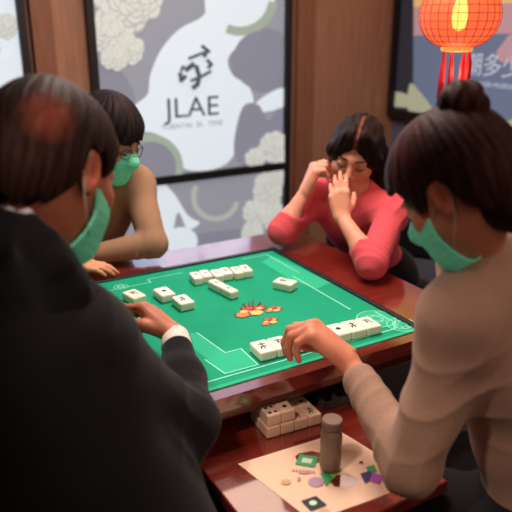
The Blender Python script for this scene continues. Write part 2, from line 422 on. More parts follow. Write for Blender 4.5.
def cloth(name, S, h, col, parent, cs=(), base=.0025, blobs=(), label=None, extra=None):
    S.disp=folds(cs,base); me,V=surface(S,h,name); paint(me,V,col,blobs,.06,extra); o=link(name,me,'cloth',parent)
    if label: o['label']=label
    return o
def trousers(J, col, parent):
    S=Sdf(); leg_prims(S,J,.014); S.el(J['pelvis'],V3(.18,.14,.12),np.stack([nrm(np.cross(J['F'],[0,0,1])),nrm([J['F'][0],J['F'][1],0]),V3(0,0,1)],1),.05)
    cloth('trousers',S,.008,col,parent,base=.003)
def face_mask(H, parent, lim=.026):
    S=Sdf(); k=H.s
    S.el(H.w(0,.022,-.045),V3(.066,.079,.072)*k,H.R,.02); S.rc(H.w(0,.08,-.005),H.w(0,.108,-.03),.010*k,.014*k,.03); S.el(H.w(0,.062,-.094),V3(.034,.032,.028)*k,H.R,.03)
    def fn(P):
        L=H.loc(P); d=S.val(P); sh=np.abs(d-.002)-.0022; pl=.0012*np.sin(L[:,2]*420)
        return np.maximum(sh+pl*.3,np.maximum(np.maximum((L[:,2]-(.0-.25*(.1-L[:,1])))*k,(-.125-L[:,2])*k),(lim-L[:,1]-.10*np.abs(L[:,2]+.06))*k))
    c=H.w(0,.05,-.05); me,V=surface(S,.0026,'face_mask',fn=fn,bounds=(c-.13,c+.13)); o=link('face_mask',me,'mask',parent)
    for x in (-1,1):
        bm=bmesh.new(); tube(bm,[H.w(x*.062,.034,-.035),H.w(x*.077,.0,-.002),H.w(x*.083,-.018,.018),H.w(x*.084,-.030,-.008),H.w(x*.079,-.012,-.045),H.w(x*.058,.034,-.09)],.0007*k,5)
        bmobj('ear_loop',bm,'mask_loop',o)
    return o
def brows(H, parent):
    for x in (-1,1):
        bm=bmesh.new(); tube(bm,[H.w(x*.012,.0925,.020),H.w(x*.028,.091,.026),H.w(x*.046,.076,.022)],[.0028,.003,.0015],6); bmobj('eyebrow',bm,'glass_frame',parent)
        bm=bmesh.new(); tube(bm,[H.w(x*.016,.089,-.004),H.w(x*.029,.0925,-.0065),H.w(x*.044,.083,-.002)],[.0014,.0026,.0016],6); bmobj('eyelashes',bm,'glass_frame',parent)
def collar_sub(S, c, d, r, ln=.2): S.rc(V3(*c),V3(*c)+nrm(d)*ln,r,r*1.35,.006,1)
Z0=V3(0,0,1)
# ---- man in dark suit, near left
J=joints((.085,1.34,1.075),(.255,1.060,1.022),(.195,1.18,1.135),(.17,.99,.57),1.06)
H=Head((.263,1.167,1.300),(.87,.49,-.62),roll=.18,sc=1.2)
elR=V3(.452,1.065,.785); wrR=V3(.552,1.350,.832); elL=V3(.20,1.56,.82); wrL=V3(.395,1.66,.80)
SKIN_M=srgb(178,108,82)
pr=person(J,H,'man in black suit and green face mask, back to viewer, reaching over the table',SKIN_M,
  [(J['shR'],elR,wrR),(J['shL'],elL,wrL)],
  [(wrR,(-.050,.13,.065),(.55,.0,.75),'R',[(.65,.7,.4),(.75,.75,.4),(.85,.8,.5),(.9,.85,.5)],.02,1.16,[(.018,.018,-.006),(.040,.05,-.020),(.040,.078,-.034),(.030,.097,-.042)]),
   (wrL,(.8,.3,-.05),(0,0,1),'L',[(.3,.4,.2)]*4,.08,1.0)],nr=.06)
MANHANDS=pr
S=Sdf(); torso_prims(S,J,.03)
for sh,el,wr in ((J['shR'],elR,wrR),(J['shL'],elL,wrL)):
    S.rc(sh,el,.066,.062,.05); S.rc(el,el+(wr-el)*.45,.064,.052,.03); S.rc(el+(wr-el)*.45,el+(wr-el)*.80,.052,.038,.03); S.rc(wr-(wr-el)*.02,wr+(wr-el)*.4,.030,.05,.006,1)
collar_sub(S,J['neck']+V3(.0,.0,.045),(.55,0.05,.83),.083)
S.rc((.27,1.05,.90),(.33,.97,.62),.10,.11,.06); S.rc((.33,1.02,.72),(.36,.90,.50),.10,.12,.06)
cloth('suit_jacket',S,.005,srgb(19,17,20),pr,[(elR,(elR-wrR),.10,.045,.0035),(J['shR'],(1,.2,-.5),.12,.07,.003),((J['shR']+elR)/2,(elR-J['shR'])+V3(.1,0,0),.14,.08,.003)],.004)
cp=[(-42,222,1.16),(-25,209,1.11),(0,204,1.075),(28,211,1.055),(47,228,1.06),(61,251,1.09),(68,272,1.14)]
cw_=[CAM+ray(x,y)*(d/664) for x,y,d in cp]+[CAM+ray(60,262)*(1.22/664),CAM+ray(0,240)*(1.26/664),CAM+ray(-40,228)*(1.22/664)]
S=Sdf(); cc_=sum(cw_)/len(cw_); L2=cw_+[cw_[0]]
for a,b in zip(L2[:-1],L2[1:]): S.rc(a-Z0*.014,b-Z0*.014,.006,.006,.01); S.rc(a-Z0*.002,b-Z0*.002,.0038,.0038,.01)
cloth('shirt_collar',S,.0028,srgb(182,174,176),pr,base=.0003,label='white shirt collar')
S=Sdf()
for a,b in zip(L2[:-1],L2[1:]):
    oa=nrm((a-cc_)*V3(1,1,0))*.010; ob=nrm((b-cc_)*V3(1,1,0))*.010; S.rc(a+oa-Z0*.024,b+ob-Z0*.024,.011,.011,.01); S.rc(a+oa*1.2-Z0*.013,b+ob*1.2-Z0*.013,.0085,.0085,.01); S.rc(a+oa*1.6-Z0*.045,b+ob*1.6-Z0*.045,.016,.016,.02)
    S.rc(a+oa*1.6-Z0*.06,J['neck']*.5+(J['shL']+J['shR'])*.25-Z0*.07,.022,.07,.03)
for q in (cw_[4],cw_[5]): S.rc(q-Z0*.06,J['shR']-Z0*.0,.025,.055,.03)
for q in (cw_[1],cw_[2]): S.rc(q-Z0*.06,J['shL']-Z0*.0,.03,.06,.03)
cloth('jacket_collar',S,.004,srgb(17,15,18),pr,base=.0015)
dd=nrm(wrR-elR); S=Sdf(); S.rc(wrR-dd*.045,wrR-dd*.012,.037,.034,.005); S.rc(wrR+dd*.002,wrR+dd*.06,.030,.035,.004,1)
cloth('shirt_cuff',S,.003,srgb(236,222,214),pr,base=.0006,label='white shirt cuff')
cap_hair(H,[(-.12,-.075),(-.06,-.07),(-.035,-.045),(-.02,.02),(.015,.022),(.03,-.005),(.042,.012),(.06,.055),(.12,.075)],.017,.0009,(CAM+ray(50,110)*(1.04/664),.045,srgb(140,68,50)),srgb(30,16,13),parent=pr,lump=.003)
face_mask(H,pr); brows(H,pr); trousers(J,srgb(24,24,30),pr); feet(J,pr)
# ---- woman with hair bun, near right
J=joints((.885,.775,1.030),(1.20,.875,1.05),(1.0,.85,1.10),(1.13,.70,.56),.9)
H=Head((.900,.838,1.262),(-.36,.93,-.90),roll=-.06,sc=1.04)
elL=V3(.815,.80,.715); wrL=V3(.852,1.062,.822); elR=V3(1.27,.92,.76); wrR=V3(1.06,1.0,.60)
SKIN_W=srgb(196,124,96)
wdir=nrm((-.42,.60,.48))
pr=person(J,H,'woman in beige jacket with a high hair bun and green mask, back to viewer',SKIN_W,
  [(J['shL'],elL,wrL),(J['shR'],elR,wrR)],
  [(wrL,wdir,(.35,-.2,.9),'L',[(.8,.9,.5),(.9,.95,.5),(1.0,.95,.5),(1.1,.95,.5)],.05,1.22,[(.018,.018,-.006),(.036,.046,-.026),(.030,.070,-.042),(.016,.086,-.050)]),
   (wrR,(-.7,.5,-.25),(0,0,1),'R',[(.3,.4,.2)]*4,.08,.92)],nr=.046)
S=Sdf(); torso_prims(S,J,.024)
for sh,el,wr in ((J['shR'],elR,wrR),(J['shL'],elL,wrL)):
    S.rc(sh,el,.064,.058,.05); S.rc(el,el+(wr-el)*.78,.058,.040,.03); S.rc(wr-(wr-el)*.04,wr+(wr-el)*.4,.029,.05,.006,1)
collar_sub(S,J['neck']+V3(-.01,.01,.045),(-.2,.1,.9),.062)
BE=srgb(164,129,110)
cloth('beige_jacket',S,.0048,BE,pr,[(elL,(elL-wrL)+V3(.1,0,.1),.10,.06,.004),((J['shL']+elL)/2,(elL-J['shL'])+V3(.15,0,.1),.15,.09,.004),(J['shL'],(1,.2,-.6),.12,.08,.003),(wrL-(wrL-elL)*.35,(elL-wrL)+V3(0,0,.1),.06,.04,.003)],.0045)
def bun(S):
    b=H.w(.0,-.075,.118); S.el(b,V3(.036,.034,.038),H.R,.018); S.rc(H.w(0,-.05,.09),b,.035,.026,.02)
cap_hair(H,[(-.12,-.10),(-.06,-.075),(-.040,-.05),(-.03,.01),(-.01,.024),(.015,.022),(.03,-.015),(.045,.0),(.06,.045),(.12,.07)],.027,.0007,(H.w(-.05,.02,.10),.07,srgb(92,42,32)),srgb(40,19,16),parent=pr,lump=.002)
S=Sdf(); b=H.w(.0,-.092,.108); up=H.R[:,2]
S.el(b,V3(.040,.040,.043),H.R,.01); S.rc(H.w(0,-.06,.08),b,.040,.034,.02)
S.disp=lambda P:-.003*np.sin(np.arctan2(H.loc(P)[:,0],H.loc(P)[:,1]+.088)*6+H.loc(P)[:,2]*120)-.002*wob(P,40)
me,V=surface(S,.003,'hair_bun'); paint(me,V,srgb(40,18,16),noise=.4); link('hair_bun',me,'hair',pr)
# low back hair on the nape
S=Sdf(); S.el(H.w(.012,-.062,-.05),V3(.068,.055,.075)*H.s,H.R,.03); S.disp=lambda P:-.002*wob(P,50)
me,V=surface(S,.004,'nape_hair'); paint(me,V,srgb(34,17,15),noise=.4); link('nape_hair',me,'hair',pr)
bm=bmesh.new(); dd=nrm(wrL-elL); a_=nrm(np.cross(dd,Z0)); b_=np.cross(dd,a_); cc=wrL-dd*.0
tube(bm,[cc+(a_*math.cos(t)+b_*math.sin(t))*.0285 for t in np.linspace(0,2*PI,25)],.0013,6); bmobj('bracelet',bm,'bracelet',pr)
face_mask(H,pr,.042); brows(H,pr); trousers(J,srgb(30,26,28),pr); feet(J,pr)
# ---- person in tan jumper and glasses, far left
J=joints((.80,2.262,.985),(.47,2.34,.985),(.64,2.29,1.03),(.60,2.50,.57),.92)
H=Head((.700,2.225,1.166),(.50,-.80,-.36),roll=.04,sc=1.12)
elL=V3(.787,2.075,.815); wrL=V3(.585,2.135,.795); elR=V3(.40,2.17,.82); wrR=V3(.47,2.06,.795)
pr=person(J,H,'person in tan jumper, glasses and green mask, arms resting on the far table edge',srgb(200,140,108),
  [(J['shL'],elL,wrL),(J['shR'],elR,wrR)],
  [(wrL,(-.95,.0,.0),(0,.2,1),'L',[(.2,.3,.2)]*4,.05,.95),(wrR,(.6,-.25,.0),(0,0,1),'R',[(.2,.3,.2)]*4,.05,.95)],nr=.052,h=.004)
S=Sdf(); torso_prims(S,J,.014)
for sh,el,wr in ((J['shR'],elR,wrR),(J['shL'],elL,wrL)):
    S.rc(sh,el,.058,.047,.04); S.rc(el,el+(wr-el)*.9,.047,.035,.02); S.rc(wr-(wr-el)*.02,wr+(wr-el)*.4,.027,.05,.006,1)
collar_sub(S,J['neck']+V3(0,0,.04),(.1,-.2,.9),.064)
cloth('tan_jumper',S,.005,srgb(158,120,94),pr,[(elL,(wrL-elL)+V3(0,0,.1),.09,.035,.002)],.003)
cap_hair(H,[(-.12,-.08),(-.06,-.08),(-.03,-.05),(-.015,-.02),(.02,-.025),(.04,-.03),(.055,.022),(.12,.034)],.024,.0018,None,srgb(26,22,24),parent=pr,lump=.009)
S=Sdf(); nk=J['neck']+V3(0,-.005,.035); rg=[nk+V3(math.cos(a)*.064,math.sin(a)*.062,.012*math.sin(a)) for a in np.linspace(0,2*PI,17)]
for a,b in zip(rg[:-1],rg[1:]): S.rc(a,b,.010,.010,.01); S.rc(a-Z0*.016,b-Z0*.016,.013,.013,.015)
cloth('neckband',S,.004,srgb(128,94,72),pr,base=.0006)
face_mask(H,pr); brows(H,pr)
bm=bmesh.new()
for x in (-1,1):
    tube(bm,[H.w(x*.033+.021*math.cos(a),.103-.012*abs(math.cos(a))*(1 if math.cos(a)*x>0 else .2),.0+.016*math.sin(a)) for a in np.linspace(0,2*PI,17)],.0015,6)
    tube(bm,[H.w(x*.054,.091,.003),H.w(x*.074,.06,.006),H.w(x*.080,.0,.008)],.0015,6)
tube(bm,[H.w(-.013,.105,.002),H.w(0,.108,.005),H.w(.013,.105,.002)],.0015,6)
g=bmobj('glasses',bm,'glass_frame',pr); g['label']='thin black framed glasses'
trousers(J,srgb(40,40,52),pr); feet(J,pr)
# ---- woman in pink, far right
J=joints((1.565,1.742,.90),(1.455,2.045,.905),(1.515,1.905,.955),(1.74,2.02,.57),.84)
H=Head((1.500,1.885,1.092),(-.72,-.66,-.26),roll=.20,sc=1.12)
elL=V3(1.335,1.565,.805); wrL=V3(1.335,1.715,.942); elR=V3(1.255,1.985,.815); wrR=V3(1.345,1.968,.960)
SK=srgb(218,146,120)
wrL=V3(1.330,1.728,.922)
hl=nrm((.18,.30,.93))
pr=person(J,H,'woman in a coral pink top resting her elbows on the table, hands at her face',SK,
  [(J['shL'],elL,wrL),(J['shR'],elR,wrR)],
  [(wrL,(.05,.32,.9),(-.62,-.70,.25),'L',[(.32,.42,.25),(.27,.38,.25),(.30,.42,.25),(.34,.45,.25)],.035,.92,[(.018,.018,-.006),(.040,.040,-.022),(.050,.062,-.032),(.052,.080,-.036)]),
   (wrR,(.30,-.12,.9),(-.75,.30,.35),'R',[(.9,1.0,.5),(1.0,1.0,.5),(1.1,1.05,.5),(1.1,1.05,.5)],.03,1.05)],nr=.043,h=.0032)
S=Sdf(); torso_prims(S,J,.013)
for sh,el,wr in ((J['shR'],elR,wrR),(J['shL'],elL,wrL)):
    S.rc(sh,el,.054,.050,.04); S.rc(el,el+(wr-el)*.30,.050,.046,.02); S.rc(el+(wr-el)*.33,wr,.040,.05,.006,1)
collar_sub(S,J['neck']+nrm(J['F'])*.02+V3(0,0,.032),(-.55,-.4,.8),.066)
cloth('pink_top',S,.004,srgb(226,88,98),pr,[(elL,(J['shL']-elL),.08,.026,.0022),(elR,(J['shR']-elR),.08,.026,.002),(J['shL'],(.3,-.5,-.8),.10,.05,.003)],.003)
# parted long hair tied behind
S=Sdf(); k=H.s
S.el(H.w(0,-.014,.032),V3(.086,.108,.097)*k,H.R,.02); S.el(H.w(-.012,-.05,-.03),V3(.084,.068,.088)*k,H.R,.03)
for x in (-1,1): S.rc(H.w(x*.022,.068,.092),H.w(x*.066,.045,.02),.026,.019,.03); S.rc(H.w(x*.066,.042,.02),H.w(x*.070,-.005,-.04),.018,.016,.03)
S.rc(H.w(-.05,-.045,-.02),H.w(-.095,-.035,-.10),.06,.040,.03); S.rc(H.w(-.070,-.05,-.11),H.w(-.085,-.03,-.17),.032,.016,.03)
# face opening and part line
S.el(H.w(0,.118,-.045),V3(.058,.07,.118)*k,H.R,.012,1); S.rc(H.w(0,.10,.10),H.w(0,.0,.145),.0045,.0035,.006,1)
def hd(P):
    L=H.loc(P); return -.0018*(np.sin(np.abs(L[:,0])*190+L[:,1]*60)+.6*np.sin(np.abs(L[:,0])*330+L[:,2]*70))-.002*wob(P,24)
S.disp=hd; me,V=surface(S,.003,'hair')
def ex(V,C):
    L=H.loc(V); w=(np.clip(1-np.abs(L[:,0])/.0075,0,1)*(L[:,1]>-.02)*(L[:,2]>.05))[:,None]*.9
    C=C*(1+.35*np.sin(np.abs(L[:,0])*260+L[:,2]*80))[:,None]
    return C*(1-w)+np.array(srgb(128,72,60))*w
paint(me,V,srgb(24,15,16),extra=ex); link('hair',me,'hair',pr)
brows(H,pr); trousers(J,srgb(18,17,22),pr); feet(J,pr)
P4J=J
# ------------------------------------------------------------------ game table
ZT=.75; X0,X1,Y0,Y1=.40,1.203,1.215,1.972
T=empty('game_table',(.85,1.6,0),'red wood gaming table with a green baize top and black inner edge','table')
# wooden surround with thickness
OX0,OX1,OY0,OY1=.345,1.425,1.165,2.165
bm=bmesh.new()
zt=ZT-.002
for lo,hi in (((OX0,OY0,ZT-.04),(OX1,Y0,zt)),((OX0,Y1,ZT-.04),(OX1,OY1,zt)),((OX0,Y0,ZT-.04),(X0,Y1,zt)),((X1,Y0,ZT-.04),(OX1,Y1,zt))):
    box(bm,lo,hi)
o=bmobj('wooden_surround',bm,'wood',T)
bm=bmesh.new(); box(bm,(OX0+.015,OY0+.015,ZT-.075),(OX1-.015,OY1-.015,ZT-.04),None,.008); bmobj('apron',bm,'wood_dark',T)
bx('felt_playing_surface',(X0,Y0,ZT-.03),(X1,Y1,ZT),'felt',T)
bm=bmesh.new()
w=.018; zr=ZT+.007
for lo,hi in (((X0-w,Y1,ZT-.01),(X1+w,Y1+w,zr)),((X1,Y0-.012,ZT-.01),(X1+w,Y1,zr)),((X0-w,Y0-.012,ZT-.01),(X0,Y1,zr))): box(bm,lo,hi,None,.003)
bmobj('black_rim',bm,'black',T)
bx('front_lip',(X0,Y0-.012,ZT-.01),(X1,Y0,ZT+.001),'felt_light',T)
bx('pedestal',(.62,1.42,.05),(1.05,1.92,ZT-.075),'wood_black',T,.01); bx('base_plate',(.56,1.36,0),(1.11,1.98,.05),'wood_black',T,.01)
# printed pattern on the baize
bm=bmesh.new(); zp=ZT+.0006; zq=ZT+.0011
def fp(pts,mi,z): poly(bm,[(onz(x,y,ZT)[0],onz(x,y,ZT)[1],z) for x,y in pts],mi)
zn=[0]
def wp(pts,mi,z): zn[0]+=1; poly(bm,[(x,y,z+zn[0]*2e-6) for x,y in pts],mi)
cw=.105
# corner blocks
fp([(194,349),(190,333),(197,333),(225,353),(241,349),(258,365),(225,374)],0,zp)
wp([(X0+.01,Y0+.01),(X0+.13,Y0+.01),(X0+.13,Y0+.10),(X0+.01,Y0+.16)],0,zp)
fp([(262,262),(272,256),(300,268),(331,283),(317,289),(290,280)],0,zp)
wp([(X0+.01,Y1-.15),(X0+.02,Y1-.01),(X0+.10,Y1-.01),(X0+.06,Y1-.10)],0,zp)
# frame lines
ins=.035
L_=[(X0+ins,Y0+ins),(X1-ins*1.5,Y0+ins),(X1-ins,Y0+ins*1.8),(X1-ins,Y1-ins*1.6),(X1-ins*1.8,Y1-ins),(X0+ins,Y1-ins),(X0+ins,Y0+ins)]
for q in band([(X0+.1,Y0+.026),(X1-.05,Y0+.026),(X1-.022,Y0+.055),(X1-.022,Y0+.14)],.005): wp(q,1,zq)
for q in band([(X1-.075,Y0+.19),(X1-.075,Y1-.26)],.005): wp(q,1,zq)
for q in band([(X1-.04,Y1-.24),(X1-.04,Y1-.03),(X1-.14,Y1-.03)],.004): wp(q,1,zq)
for q in band([(X1-.38,Y1-.045),(X0+.30,Y1-.045),(X0+.30,Y1-.075),(X0+.06,Y1-.075)],.004): wp(q,1,zq)
for q in band([onz(x,y,ZT)[:2] for x,y in [(197,333),(225,353),(241,349),(258,365),(225,374),(205,360)]],.004): wp(q,1,zq)
def ringp(cx,cy,r,mi,wd=.003,n=28,rx=1):
    for q in band([(cx+r*rx*math.cos(a),cy+r*math.sin(a)) for a in np.linspace(0,2*PI,n)],wd): wp(q,mi,zq)
c1=onz(376,319,ZT)[:2]; c2=onz(402,325,ZT)[:2]; c3=onz(121,287,ZT)[:2]; c4=onz(238,365,ZT)[:2]
wp([(c1[0]+.055*math.cos(a),c1[1]+.055*math.sin(a)) for a in np.linspace(0,2*PI,24,endpoint=False)],0,zp)
wp([(c2[0]+.042*math.cos(a),c2[1]+.042*math.sin(a)) for a in np.linspace(0,2*PI,24,endpoint=False)],0,zp)
for c,r in ((c1,.055),(c1,.02),(c2,.042),(c2,.026),(c3,.022),(c3,.011)): ringp(c[0],c[1],r,1)
for c,r in ((c2,.034),(c1,.035),(c3,.016)):
    for i in range(7):
        a=i*2*PI/7; ringp(c[0]+r*.6*math.cos(a),c[1]+r*.6*math.sin(a),r*.25,1,.002,9)
bmobj('baize_print',bm,['felt_light','felt_line'],T)
# flower emblems in the middle of the baize
def lotus(c, s, rot):
    for (dx,dy,r,mi) in [(0,0,.022,3),(0,0,.019,0),(.024,.004,.016,3),(.024,.004,.013,1),(-.022,.0,.016,3),(-.022,0,.013,0),(.006,.018,.014,3),(.006,.018,.011,1),(.005,-.012,.012,2),(-.012,.008,.008,2),(.022,0,.006,2)]:
        x=c[0]+s*(dx*math.cos(rot)-dy*math.sin(rot)); y=c[1]+s*(dx*math.sin(rot)+dy*math.cos(rot)); z_=ZT+.0006+.0002*len(zl); zl.append(1)
        n=10; pts=[]
        for i in range(n*2):
            a=i*PI/n; rr=r*s*(1 if i%2 else .78); pts.append((x+rr*math.cos(a)*1.2,y+rr*math.sin(a),z_))
        poly(bm,pts,mi)
bm=bmesh.new(); zl=[]; lotus(onz(251,312,ZT),1.45,.2)
for a,b in (((246,309),(243,304)),((252,307),(253,301)),((257,307),(261,303)),((249,308),(249,303))):
    for q in band([onz(*a,ZT)[:2],onz(*b,ZT)[:2]],.004): poly(bm,[(x,y,ZT+.004) for x,y in q],3)
zl=[]; lotus(onz(274,310,ZT),.75,.0); zl=[]; lotus(onz(270,322,ZT),.8,.3)
bmobj('flower_emblem',bm,['orange','redp','yellowp','brownp'],T)
# ------------------------------------------------------------------ tiles
TW,TD,TH=.047,.068,.026
def tile_mesh(w,d,h,m,mark,mname='tile'):
    bm=bmesh.new(); box(bm,(-w/2,-d/2,0),(w/2,d/2,h),None,min(w,h)*(.22 if m=='tile' else .12),0); z=h+.0004
    def q(x,y,r,mi=1,n=8,sx=1): poly(bm,[(x+r*sx*math.cos(a),y+r*math.sin(a),z) for a in np.linspace(0,2*PI,n,endpoint=False)],mi)
    def st(x0,y0,x1,y1,wd,mi=1):
        for b in band([(x0,y0),(x1,y1)],wd): poly(bm,[(p[0],p[1],z) for p in b],mi)
    s=w
    if mark=='wan':
        st(-.22*s,.25*s,.22*s,.25*s,.07*s); st(-.12*s,.08*s,.15*s,.08*s,.07*s); st(0,.35*s,-.1*s,-.1*s,.07*s); st(.1*s,.05*s,.2*s,-.2*s,.07*s)
    elif mark=='char':
        st(-.2*s,.2*s,.2*s,.2*s,.08*s); st(0,.35*s,0,-.3*s,.08*s); st(-.2*s,-.08*s,.2*s,-.05*s,.07*s); st(-.1*s,0,-.22*s,-.3*s,.07*s)
    elif mark=='dots':
        for x in (-.2,.2):
            for y in (-.3,.3): q(x*s,y*s,.13*s)
    elif mark=='dot': q(0,0,.16*s)
    elif mark=='bars':
        for x in (-.18,0,.18): st(x*s,-.3*s,x*s,.3*s,.06*s)
    elif mark=='red': st(-.2*s,.1*s,.2*s,.1*s,.08*s,2); st(0,.3*s,0,-.35*s,.08*s,2)
    me=bpy.data.meshes.new(mname); bm.to_mesh(me); bm.free()
    for x in (m,'ink','ink_red'): me.materials.append(M[x])
    return me
TM={k:tile_mesh(TW,TD,TH,'tile',k) for k in ('wan','char','dots','dot','bars','red')}
def put_tile(me,c,rz,z,label,group):
    o=bpy.data.objects.new('mahjong_tile',me); COL.objects.link(o); o.location=(float(c[0]),float(c[1]),z); o.rotation_euler=(0,0,rz)
    tag(o,label,'tile',group); return o
ORD=['first','second','third','fourth','fifth','sixth']
# near row: bottom-front corner of the row, going right
a0=onz(262,351,ZT)[:2]; a1=onz(372,328,ZT)[:2]
nr_=[(265,349,'char'),(283,344,'wan'),(299,340.5,'char')]
base=onz(263,346,ZT+TH)[:2]; dirx=V3(*(onz(368,322,ZT+TH)[:2]-base)); Ln=np.linalg.norm(dirx); dirx=dirx/Ln; ang=math.atan2(dirx[1],dirx[0])
for i,mk in enumerate(['char','wan','char','bars']):
    c=base+dirx*(TW+.001)*i
    put_tile(TM[mk],c,ang,ZT+.001,'white mahjong tile, %s from left in the near row before the hand'%ORD[i],'near row of tiles')
for i,mk in enumerate(['dot','char','wan']):
    c=base+dirx*(Ln-(TW+.001)*(2-i))
    put_tile(TM[mk],c,ang,ZT+.001,'white mahjong tile right of the reaching hand, %s'%['nearest the wrist','middle of its trio','by the round print'][i],'near row of tiles')
# far row
b0=onz(196,275,ZT+TH)[:2]; b1=onz(246,268,ZT+TH)[:2]; dx=b1-b0; Lf=np.linalg.norm(dx); dx=dx/Lf; an=math.atan2(dx[1],dx[0])
nf=6; stepf=Lf/(nf-1)
FM={k:tile_mesh(stepf-.0025,.062,.026,'tile',k) for k in ('wan','char','dots','dot','bars','red')}
for i in range(nf):
    put_tile(FM[['wan','dot','bars','char','wan','char'][i]],b0+dx*stepf*i+V3(0,[0,.006,-.004,.003,-.003,.002][i]),an+random.uniform(-.012,.012),ZT+.001,'white mahjong tile, %s from left in the far row'%ORD[i],'far row of tiles')
# branch of tiles in front of the far row
g0=onz(212,280,ZT+TH)[:2]; g1=onz(229,288.5,ZT+TH)[:2]; dg=g1-g0; ag=math.atan2(dg[1],dg[0])
for i in range(2):
    c=g1-nrm(dg)*(.064)*(1-i)
    put_tile(FM[['bars','wan'][i]],c,ag+PI/2,ZT+.001,'mahjong tile jutting out before the far row, %s'%['touching the row','its end nearest the flower print'][i],'slanting line of tiles')
put_tile(TM['dot'],onz(164,291,ZT+TH),.05,ZT+.001,'lone white mahjong tile, middle one of the three near the cuffed hand','loose tiles')
put_tile(TM['char'],onz(183,299,ZT+TH),.02,ZT+.001,'lone white mahjong tile, rightmost of the three near the cuffed hand','loose tiles')
put_tile(TM['wan'],onz(134,293.5,ZT+TH),.2,ZT+.001,'white mahjong tile partly hidden behind the fingers of the suited man','loose tiles')
put_tile(TM['wan'],onz(285,281,ZT+TH),.5,ZT+.001,'lone white mahjong tile on the right half of the baize, near the woman in pink','loose tiles')
# ------------------------------------------------------------------ low side table
ZS=.62
SX0,SX1,SY0,SY1=.505,.945,.815,1.40
T2=empty('side_table',(.7,1.1,0),'lower red wood side table in front of the gaming table, holding a paper sheet','table')
bx('tabletop',(SX0,SY0,ZS-.03),(SX1,SY1,ZS),'wood',T2,.004)
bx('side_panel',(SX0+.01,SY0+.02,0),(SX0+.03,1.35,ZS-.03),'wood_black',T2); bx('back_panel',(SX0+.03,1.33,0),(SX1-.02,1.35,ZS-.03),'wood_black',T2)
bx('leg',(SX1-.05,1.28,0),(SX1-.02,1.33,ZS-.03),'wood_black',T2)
# stack of cream tiles
sw,sd_,sh_=.0375,.047,.029
SM={k:tile_mesh(sw-.001,sd_-.001,sh_,'tile_old',k,'stacked_tile') for k in ('dot','dots','red','char')}
o0=onz(267,440,ZS)[:2]; o1=onz(322,428,ZS)[:2]; e1=nrm([1,-.07]); e2=V3(-e1[1],e1[0]); ar=math.atan2(e1[1],e1[0])
def put_st(i,j,l,sx,sy,mk,label):
    c=o0+e1*(sw*(i+.5)+sx)+e2*(sd_*(j+.5)+sy); return put_tile(SM[mk],c,ar,ZS+.001+l*(sh_+.0008),label,'cream tile stack')
cn=['left end','second from left','third from left','right end']
for i in range(4):
    for j in range(2):
        put_st(i,j,0,0,0,['dot','char','red','char'][(i+j)%4] if i>1 else 'dot','cream tile in the bottom stack layer, %s, %s row'%(cn[i],['front','back'][j]))
for i in range(2):
    for j in range(2):
        put_st(i,j,1,.004,.004,'dots' if (i+j)%2==0 else 'dot','cream block tile in the top layer of the stack, %s %s'%(['front','back'][j],['left','right'][i]))
# paper sheet
cA,cB=onz(238,464,ZS)[:2],onz(341,432,ZS)[:2]; ex_=nrm(cB-cA); ey=V3(ex_[1],-ex_[0]); Wd=np.linalg.norm(cB-cA)
cD=onz(301,513,ZS)[:2]; ey=nrm(cD-cA); Hd=.235
cC=onz(432,487,ZS)[:2]
bm=bmesh.new(); zz=ZS+.0006; far=cA+ey*Hd; pts=[cA,far,far+(cB-cA)*1.02+(0),cB]
# sheet corner opposite cB lies under the jacket elbow
n=10
gv=[[bm.verts.new((*(cA+(cB-cA)*u/n+ey*Hd*v/n), zz+.0012*math.sin(u*.9)*math.sin(v*.7)**2)) for v in range(n+1)] for u in range(n+1)]
for u in range(n):
    for v in range(n): bm.faces.new((gv[u][v],gv[u][v+1],gv[u+1][v+1],gv[u+1][v]))
za=[ZS+.0026]
def pp(pts,mi):
    za[0]+=.00008; poly(bm,[(*onz(x,y,ZS)[:2],za[0]) for x,y in pts],mi)
def disc(cx,cy,rx,ry,mi,n=14): pp([(cx+rx*math.cos(a),cy+ry*math.sin(a)) for a in np.linspace(0,2*PI,n,endpoint=False)],mi)
pp([(300,455),(318,458),(315,468),(295,465)],1); pp([(303,458.5),(313,460),(311,464.5),(301,463)],2)
disc(316,483,8,5,4); pp([(320,474),(331,472),(337,476),(326,487)],1); pp([(329,474),(338,473),(334,480)],3)
pp([(301,502),(316,497),(327,506),(311,512)],5); disc(313,504,4,2.5,2); pp([(324,509),(330,512),(324,516),(318,513)],7)
disc(286,483,5,2.6,7); disc(304,473,6,1.8,7); disc(299,480,2,2,4)
pp([(366,468),(374,466),(377,473),(368,474)],1); pp([(360,475),(370,472),(374,479),(365,484)],6); pp([(372,474),(384,477),(379,485),(370,482)],8); pp([(358,464),(362,462),(363,465)],5)
for i in range(7): pp([(292+i*3.4,470.5+i*.3),(294+i*3.4,470.3+i*.3),(294.4+i*3.4,472+i*.3),(292.4+i*3.4,472.4+i*.3)],4)
pr_=bmobj('paper_sheet',bm,['paper','p_green','p_pale','p_lime','p_mauve','ink','p_navy','p_tan','p_mag'])
tag(pr_,'cream paper sheet with green, purple and black printed squares on the low side table','paper')
